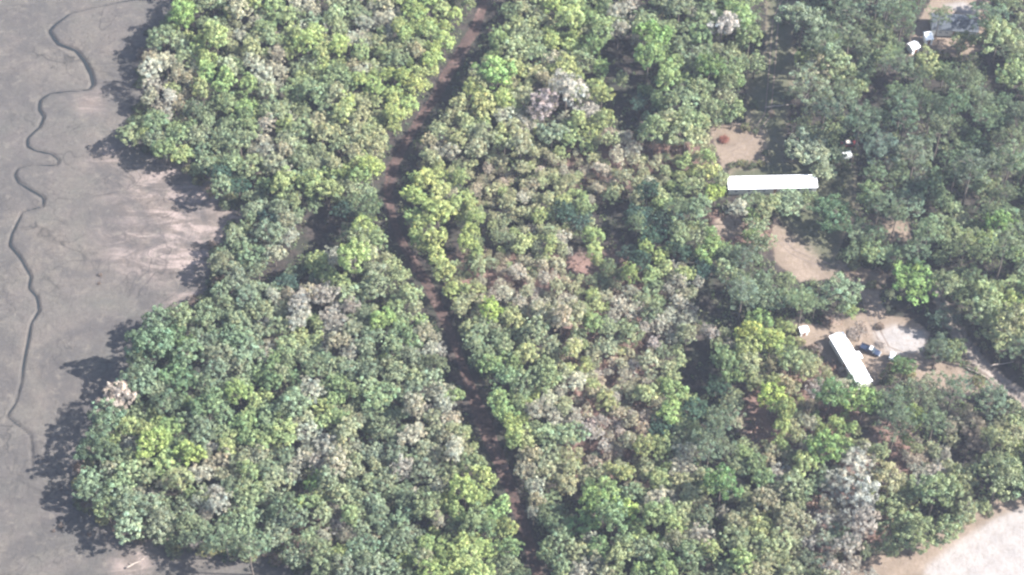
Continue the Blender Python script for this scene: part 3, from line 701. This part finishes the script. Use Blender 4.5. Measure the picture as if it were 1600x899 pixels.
def gable(L, W, z, rise, t=0.07, over=0.25, ribs=0, hip=False):
    """a ridged roof of two slabs with a real thickness, ribs across it"""
    mb = MB(); a, b = L/2+over, W/2+over
    P = [(-a,-b,z),(a,-b,z),(a,0,z+rise),(-a,0,z+rise),(-a,b,z),(a,b,z)]
    Q = [(x, y, h-t) for x, y, h in P]
    mb.add(P+Q, [[0,1,2,3],[3,2,5,4],[7,6,9,8],[8,9,10,11],[1,0,6,7],[4,5,11,10],[0,3,9,6],[3,4,10,9],[2,1,7,8],[5,2,8,11]])
    return mb
def ridge_bars(L, W, z, rise, n, over=0.25):
    mb = MB(); a, b = L/2+over, W/2+over
    mb.box((0, 0, z+rise+0.02), (2*a, 0.22, 0.05))
    for i in range(n):
        x = -a+0.15+(2*a-0.3)*i/(n-1)
        for s in (-1, 1):
            mb.add([(x-.02,0,z+rise+.004),(x+.02,0,z+rise+.004),(x+.02,s*b,z+.004),(x-.02,s*b,z+.004),(x-.02,0,z+rise+.045),(x+.02,0,z+rise+.045),(x+.02,s*b,z+.045),(x-.02,s*b,z+.045)],
                   [[0,1,2,3],[4,5,6,7],[0,4,7,3],[1,5,6,2],[3,2,6,7]])
    return mb
def window(parent, x, y, z, w, h, axis='y', sgn=-1):
    f = MB(); g = MB(); t = 0.06
    def bx(mb, dx, dz, ww, hh, dep, off):
        if axis == 'y': mb.box((x+dx, y+sgn*off, z+dz), (ww, dep, hh))
        else: mb.box((x+sgn*off, y+dx, z+dz), (dep, ww, hh))
    bx(g, 0, 0, w, h, 0.02, 0.012)
    for dx, dz, ww, hh in ((0, h/2, w+.12, t), (0, -h/2, w+.12, t), (-w/2, 0, t, h-.06), (w/2, 0, t, h-.06), (0, 0, w-.06, .04)): bx(f, dx, dz, ww, hh, 0.06, 0.03)
    o = g.build('window', M_GLASS, parent); f.build('frame', M_TRIM, o)
def mobile_home(p, rz, L, W, label, porch=None, wall_h=2.9, rise=0.42, wallmat=None):
    r = empty('mobile_home', (p.x, p.y, 0.0), rz); tag(r, label, 'mobile home', 'long white mobile homes')
    wallmat = wallmat or M_SIDING
    MB().box((0, 0, 0.30), (L-0.1, W-0.1, 0.8)).build('skirting', M_SKIRT, r)
    mb = MB().box((0, 0, 0.70+(wall_h-0.70)/2+.002), (L, W, wall_h-0.70))
    for s in (-1, 1): mb.add([(s*L/2, -W/2, wall_h), (s*L/2, W/2, wall_h), (s*L/2, 0, wall_h+rise-0.03)], [[0,1,2]])
    for i in range(int(L/0.6)):
        for s in (-1, 1): mb.box((-L/2+0.3+i*0.6, s*(W/2+0.012), 1.8), (0.04, 0.024, 2.1))
    mb.build('wall', wallmat, r)
    rf = gable(L, W, wall_h+.02, rise).build('roof', M_WHITE, r)
    ridge_bars(L, W, wall_h+.02, rise, int(L/0.9)).build('seam', M_WHITE, rf)
    for x, y in ((-L*.3, W*.2), (L*.12, -W*.22), (L*.34, W*.18)):
        MB().tube([(x, y, wall_h), (x, y, wall_h+rise+0.35)], [0.09, 0.09], 8).tube([(x, y, wall_h+rise+.33), (x, y, wall_h+rise+.42)], [0.17, 0.05], 8).build('vent', M_METAL, rf)
    for s in (-1, 1):
        for x in (-L*.42, -L*.27, -L*.1, L*.16, L*.30, L*.43): window(r, x, s*W/2, 1.95, 0.9, 0.95, 'y', s)
    window(r, -L/2, 0, 1.95, 1.1, 0.9, 'x', -1); window(r, L/2, 0, 1.95, 1.1, 0.9, 'x', 1)
    for s, x in ((-1, L*.03), (1, -L*.18)):
        d = MB().box((x, s*(W/2+.03), 1.72), (0.9, 0.05, 1.98)).build('door', M_DOOR, r)
        MB().tube([(x+.34, s*(W/2+.05), 1.65), (x+.34, s*(W/2+.12), 1.65)], [.03, .03], 6).build('handle', M_METAL, d)
        st = MB()
        for k in range(4): st.box((x, s*(W/2+.25+.28*k), (0.64-0.17*k)/2), (1.2, .28, 0.64-0.17*k))
        st.build('steps', M_WOOD, r)
    if porch:
        s, x, w, d = porch
        MB().box((x, s*(W/2+d/2+.05), 0.62), (w, d, 0.12)).build('deck', M_WOOD, r)
        MB().add([(x-w/2, s*(W/2+.02), 2.9), (x+w/2, s*(W/2+.02), 2.9), (x+w/2, s*(W/2+d+.2), 2.55), (x-w/2, s*(W/2+d+.2), 2.55), (x-w/2, s*(W/2+.02), 2.83), (x+w/2, s*(W/2+.02), 2.83), (x+w/2, s*(W/2+d+.2), 2.48), (x-w/2, s*(W/2+d+.2), 2.48)],
                 [[0,1,2,3],[4,5,6,7],[0,1,5,4],[2,3,7,6],[0,3,7,4],[1,2,6,5]]).build('porch_roof', M_WHITE, r)
        for q in (-1, 1): MB().box((x+q*(w/2-.1), s*(W/2+d), 1.25), (.1, .1, 2.5)).build('post', M_WOOD, r)
    return r
def fit(a, b, c, d, z):
    """centre, heading, length and width of a roof whose short ends are a-b and c-d in the photo"""
    A, B, C, D = (at(*q, z) for q in (a, b, c, d)); m1, m2 = (A+B)/2, (C+D)/2; v = m2-m1
    return (m1+m2)/2, math.atan2(v.y, v.x), v.length, ((A-B).length+(C-D).length)/2
c, h, L, W = fit((1134, 275), (1140, 296), (1275, 272), (1278, 293), 3.1)
mobile_home(c, h, L-0.5, 4.1, 'long brilliant white mobile home lying level behind the upper sandy yard')
c, h, L, W = fit((1296, 523), (1317, 520), (1341, 600), (1364, 597), 3.1)
mobile_home(c, h, L-0.5, 3.5, 'shorter tilted white mobile home with a small side porch beside the lower yard', porch=(1, -0.4, 2.2, 1.2))

def shed(px, py, L, W, rz, label, roofm, wallm, wall_h=2.1, rise=0.6, name='shed', cat='shed', group=None, wins=1):
    p = at(px, py, wall_h+rise*.5); r = empty(name, (p.x, p.y, 0), rz); tag(r, label, cat, group)
    mb = MB().box((0, 0, wall_h/2-.05), (L, W, wall_h+.1))
    for s in (-1, 1): mb.add([(s*L/2, -W/2, wall_h), (s*L/2, W/2, wall_h), (s*L/2, 0, wall_h+rise-.03)], [[0,1,2]])
    mb.build('wall', wallm, r)
    rf = gable(L, W, wall_h+.02, rise, over=0.2 if L < 6 else 0.45).build('roof', roofm, r)
    ridge_bars(L, W, wall_h+.02, rise, max(4, int(L/0.7)), over=0.2 if L < 6 else 0.45).build('seam', roofm, rf)
    d = MB().box((0, -W/2-.03, 0.95), (0.85, 0.05, 1.85)).build('door', M_DOOR, r)
    MB().tube([(.32, -W/2-.05, .95), (.32, -W/2-.12, .95)], [.03, .03], 6).build('handle', M_METAL, d)
    for k in range(wins):
        x = L*(0.32 if k % 2 else -0.32)*(1 if k < 2 else 0.55)
        window(r, x, -W/2, 1.35, 0.6 if L < 6 else 1.0, 0.6, 'y', -1)
    return r
shed(1428, 70, 2.3, 2.5, 0.5, 'small white shed, the lower of two in the shady top yard', M_WHITE, M_TRIM)
shed(1451, 55, 2.0, 2.9, 0.1, 'narrow white shed, the upper of two in the shady top yard', M_WHITE, M_TRIM)
shed(1492, 33, 12.5, 6.0, -0.08, 'low house with dull slate grey roof below the red dirt patch', M_BLUEROOF, M_SIDING, 2.6, 1.3, 'house', 'house', wins=4)
shed(1256, 514, 1.9, 1.6, 0.25, 'tiny white shed alone on sand beside the lower yard', M_WHITE, M_TRIM, 1.9, 0.4)

def car(px, py, rz, paint, label, roof=None, pickup=False, L=4.7, Wd=1.85):
    p = at(px, py, 0.8); g = float(ground_z(p.x, p.y)); r = empty('parked_pickup' if pickup else 'parked_car', (p.x, p.y, g), rz); tag(r, label, 'pickup truck' if pickup else 'car', 'vehicles parked in the yards')
    hl, hw = L/2, Wd/2
    def loft(stations, name, mat, parent):
        V = []; F = []; n = 8
        for x, w0, z0, w1, z1 in stations:   # bottom half-width/height, top half-width/height, rounded shoulders
            V += [(x, -w0, z0+.10), (x, -w0*1.0, (z0+z1)/2), (x, -w1, z1-.05), (x, -w1*.86, z1), (x, w1*.86, z1), (x, w1, z1-.05), (x, w0, (z0+z1)/2), (x, w0, z0+.10)]
        for i in range(len(stations)-1):
            for k in range(n): F.append([i*n+k, (i+1)*n+k, (i+1)*n+(k+1) % n, i*n+(k+1) % n])
        F.append(list(range(n))); F.append([(len(stations)-1)*n+k for k in range(n)][::-1])
        o = link(name, new_mesh(name, V, F, mat, smooth=False), parent); b = o.modifiers.new('bevel', 'BEVEL'); b.width = .04; b.segments = 2; return o
    body = loft([(-hl, hw*.82, .28, hw*.78, .72), (-hl+.15, hw*.95, .24, hw*.92, .88), (-hl*.5, hw, .2, hw*.97, .95), (hl*.3, hw, .2, hw*.97, .95), (hl*.75, hw*.97, .22, hw*.93, .86), (hl-.1, hw*.88, .25, hw*.82, .74), (hl, hw*.8, .3, hw*.74, .62)], 'body', paint, r)
    if pickup:
        cab = loft([(-hl*.12, hw*.86, .85, hw*.80, 1.50), (-hl*.05, hw*.86, .85, hw*.78, 1.62), (hl*.22, hw*.86, .85, hw*.78, 1.62), (hl*.46, hw*.86, .85, hw*.7, .98)], 'cabin', M_GLASS, r)
        loft([(-hl*.09, hw*.7, 1.52, hw*.74, 1.67), (hl*.2, hw*.7, 1.52, hw*.74, 1.67)], 'roof', roof or paint, r)
        bd = MB()
        bd.box((-hl*.56, hw*.88, 1.06), (hl*.82, .09, .24)).box((-hl*.56, -hw*.88, 1.06), (hl*.82, .09, .24)).box((-hl*.95, 0, 1.04), (.09, Wd*.84, .24)).build('bed_side', paint, r)
    else:
        loft([(-hl*.72, hw*.86, .85, hw*.7, .97), (-hl*.42, hw*.86, .85, hw*.74, 1.40), (hl*.08, hw*.86, .85, hw*.74, 1.44), (hl*.42, hw*.86, .85, hw*.7, .96)], 'cabin', M_GLASS, r)
        loft([(-hl*.42, hw*.66, 1.28, hw*.72, 1.46), (hl*.06, hw*.66, 1.3, hw*.72, 1.49)], 'roof', roof or paint, r)
    for sx in (-1, 1):
        for sy in (-1, 1):
            x, y = sx*hl*.62, sy*(hw-.08)
            wobj = link('wheel', MB().tube([(x, y-.11, .33), (x, y+.11, .33)], [.33, .33], 18).build('tmp', M_TYRE).data, r)
            MB().tube([(x, y+sy*.112, .33), (x, y+sy*.125, .33)], [.20, .19], 12).build('rim', M_METAL, wobj)
    for sy in (-1, 1):
        MB().box((hl-.03, sy*hw*.62, .62), (.08, .32, .13)).build('headlight', M_LAMP, r, 0.02)
        MB().box((-hl+.0, sy*hw*.66, .70), (.06, .24, .15)).build('tail_light', M_TAIL, r, 0.02)
        MB().box((hl*.33, sy*(hw+.09), .98), (.12, .2, .13)).build('mirror', paint, r, 0.02)
    MB().box((hl-.02, 0, .38), (.12, Wd*.8, .14)).build('bumper', M_METAL, r, 0.03)
    return r
P_BLUE = simple('dark_blue_paint', (0.014, 0.022, 0.045), 0.35, 0.5, var=0.05); P_RED = simple('maroon_paint', (0.18, 0.035, 0.03), 0.35, 0.5, var=0.1)
P_CREAM = simple('faded_cream_paint', (0.55, 0.48, 0.42), 0.5, 0.4, var=0.1); P_GREY = simple('silver_paint', (0.42, 0.44, 0.47), 0.35, 0.5, var=0.05)
car(1360, 546, -0.5, P_BLUE, 'dark blue pickup with silver cab roof beside the tilted white home', roof=P_GREY, pickup=True, L=5.4)
car(1327, 224, 0.1, P_RED, 'maroon car with faded cream roof under the dark pines', roof=P_CREAM)
for o in [o for o in bpy.data.objects if o.name.startswith('tmp')]: bpy.data.objects.remove(o)
def trailer(px, py, rz, label, Lb=2.4, Wb=1.5, Hb=1.3):
    p = at(px, py, 1.0); r = empty('box_trailer', (p.x, p.y, float(ground_z(p.x, p.y))), rz); tag(r, label, 'trailer')
    MB().box((0, 0, .45+Hb/2), (Lb, Wb, Hb)).build('box_body', M_TRIM, r, .06)
    MB().box((-Lb/2-.02, 0, .45+Hb/2), (.03, Wb*.86, Hb*.86)).build('rear_door', M_SIDING, r)
    MB().tube([(Lb/2, .45, .42), (Lb/2+.9, 0, .42)], [.04, .04], 6).tube([(Lb/2, -.45, .42), (Lb/2+.9, 0, .42)], [.04, .04], 6).build('drawbar', M_METAL, r)
    for s in (-1, 1):
        wh = MB().tube([(0, s*(Wb/2+.03), .3), (0, s*(Wb/2+.2), .3)], [.3, .3], 16).build('wheel', M_TYRE, r)
        MB().tube([(0, s*(Wb/2+.2), .3), (0, s*(Wb/2+.22), .3)], [.17, .16], 10).build('rim', M_METAL, wh)
trailer(1323, 243, 0.3, 'small white box trailer standing just below the maroon car')
trailer(1394, 557, 1.2, 'small pale box trailer on the sand beside the dark blue pickup', 2.0, 1.3, 0.9)

def heap(px, py, R_, H_, mat, label, name='brush_pile', cat='brush pile', n=90, seed=1):
    g = random.Random(seed); p = at(px, py, H_/2); mb = MB()
    for i in range(n):
        a = g.random()*6.283; q = R_*math.sqrt(g.random())*.8; z = H_*(1-(q/R_)**2)*g.random()
        d = Vector((g.gauss(0, 1), g.gauss(0, 1), g.gauss(0, .35))).normalized()*g.uniform(.4, R_*.6); c0 = Vector((math.cos(a)*q, math.sin(a)*q, z+.05))
        mb.tube([c0-d, c0+d], [g.uniform(.02, .06), g.uniform(.015, .04)], 4)
    o = mb.build(name, mat); o.location = (p.x, p.y, float(ground_z(p.x, p.y))); tag(o, label, cat); return o
M_RUST = simple('rusty_brush', (0.17, 0.07, 0.05), 0.9, 0.1, var=0.3); M_DRY = simple('dry_branches', (0.26, 0.22, 0.19), 0.9, 0.1, var=0.3)
heap(1131, 217, 1.5, 1.0, M_RUST, 'reddish brown brush pile on the pale upper yard', n=170)
heap(1335, 520, 2.0, 1.1, M_DRY, 'grey heap of dead branches above the parked vehicles', n=200, seed=4)
heap(1378, 538, 1.3, 0.7, M_DRY, 'low pile of cut branches between vehicles and pale sand', n=90, seed=6)
def log(a, b, r, label):
    A, B = at(*a, .15), at(*b, .15); mb = MB(); n = 6; pts = [A.lerp(B, i/n)+Vector((0, 0, r*.8))+Vector((random.uniform(-.15, .15), random.uniform(-.15, .15), 0)) for i in range(n+1)]
    o0 = pts[0].copy(); pts = [p-o0 for p in pts]; mb.tube(pts, [r*(1-.6*i/n) for i in range(n+1)], 7)
    for i in (2, 3, 5): mb.tube([pts[i], pts[i]+Vector((random.uniform(-1, 1), random.uniform(-1, 1), random.uniform(.1, .7)))], [r*.4, r*.1], 5)
    o = mb.build('fallen_log', M_DRY, smooth=True); o.location = (o0.x, o0.y, o0.z-.1); tag(o, label, 'log', 'logs lying on bare ground')
log((1196, 168), (1240, 163), .22, 'bleached fallen log on the shaded lawn above the upper yard')
log((196, 888), (226, 873), .25, 'pale driftwood log on the marsh at the very bottom')
log((1510, 575), (1546, 592), .2, 'pale fallen log on sand beside the dark ditch')
log((1548, 572), (1585, 566), .2, 'fallen log in the shade beyond the dark ditch')

# shrubs: along the marsh edge, in the yards, on the marsh
def place_shrub(px, py, r, c, word, where, group='shrubs in the open'):
    p = at(px, py, r*.5); cm, tm = VAR['shrub'][random.randrange(len(VAR['shrub']))]
    root = empty('shrub', (p.x, p.y, float(ground_z(p.x, p.y))-.03), random.random()*6.28); root.scale = (r, r, r*random.uniform(.8, 1.1))
    link('stem', tm, root); o = link('foliage', cm, root); o.color = (*c, 1)
    tag(root, give_label(f'{word} shrub {where}', px, py), 'shrub', group)
SC = [((.115, .13, .08), 'grey-green'), ((.17, .17, .09), 'straw-green'), ((.08, .10, .06), 'dark'), ((.17, .13, .11), 'brown')]
pl = np.array(MARSH_EDGE[3:-2], float); L_ = np.r_[0, np.cumsum(np.hypot(*np.diff(pl, axis=0).T))]
for k in range(96):
    s_ = (k+random.random())/96*L_[-1]; x, y = np.interp(s_, L_, pl[:, 0]), np.interp(s_, L_, pl[:, 1])
    c_, w_ = random.choice(SC); place_shrub(x+random.gauss(3, 5), y+random.gauss(0, 4), random.uniform(.6, 2.1), c_, w_, 'on the marsh edge')
for x, y, r, k in ((95,821,.6,3),(84,830,.4,3),(139,835,.55,3),(157,430,.5,3),(155,443,.4,3),(1158,255,1.2,1),(1172,258,1.3,0),(1188,257,1.2,1),(1144,258,1.0,0),(1165,200,1.4,1),(1180,205,1.0,0),(1196,240,1.0,2),
                   (1335,415,1.6,1),(1350,402,1.6,1),(1372,425,1.2,3),(1362,445,1.3,1),(1385,412,1.8,2),(1320,428,1.0,3),(1340,432,.9,3),(1240,520,1.4,1),(1248,535,1.5,1),(1275,545,1.6,3),(1395,575,1.6,1),(1385,590,1.6,0),(1420,585,1.5,1),(1290,502,1.5,3),
                   (1452,548,1.4,0),(1375,510,1.0,3),(1545,800,1.2,0),(1500,818,1.4,3),(1512,812,1.2,1),(1490,822,1.0,3),(1395,860,1.1,0),(1345,858,1.4,3),(1330,866,1.2,3),(1310,870,1.5,1),
                   (1225,30,1.5,0),(1232,150,1.6,0),(1205,178,1.0,3),(1178,165,1.4,2),(1320,262,1.4,2),(1312,290,1.5,0),(1325,330,1.6,2),(1305,240,1.2,0),(1300,255,1.0,1),(1535,62,1.6,1),(1470,88,1.8,1),(1445,92,1.8,1),(1500,75,1.8,0),(1530,598,1.5,1)):
    place_shrub(x, y, r, *SC[k], 'on the marsh flat' if x < 200 else 'in the open yards')


# ------------------------------------------------------------------ haze
hz_ = MB().box((0, 0, 0), (1, 1, 1))
def haze():
    m, n, out = new_mat('haze_air'); v = n.nodes.new('ShaderNodeVolumePrincipled')
    v.inputs['Color'].default_value = (0.72, 0.78, 1.0, 1); v.inputs['Density'].default_value = 0.000118; v.inputs['Anisotropy'].default_value = 0.3
    n.links.new(v.outputs[0], out.inputs['Volume'])
    mb = MB().box((0, 200, 212), (11000, 11000, 430)); o = mb.build('haze', m)
    tag(o, 'thin pale blue haze in the air over the woods', 'haze', None, 'stuff')
haze()
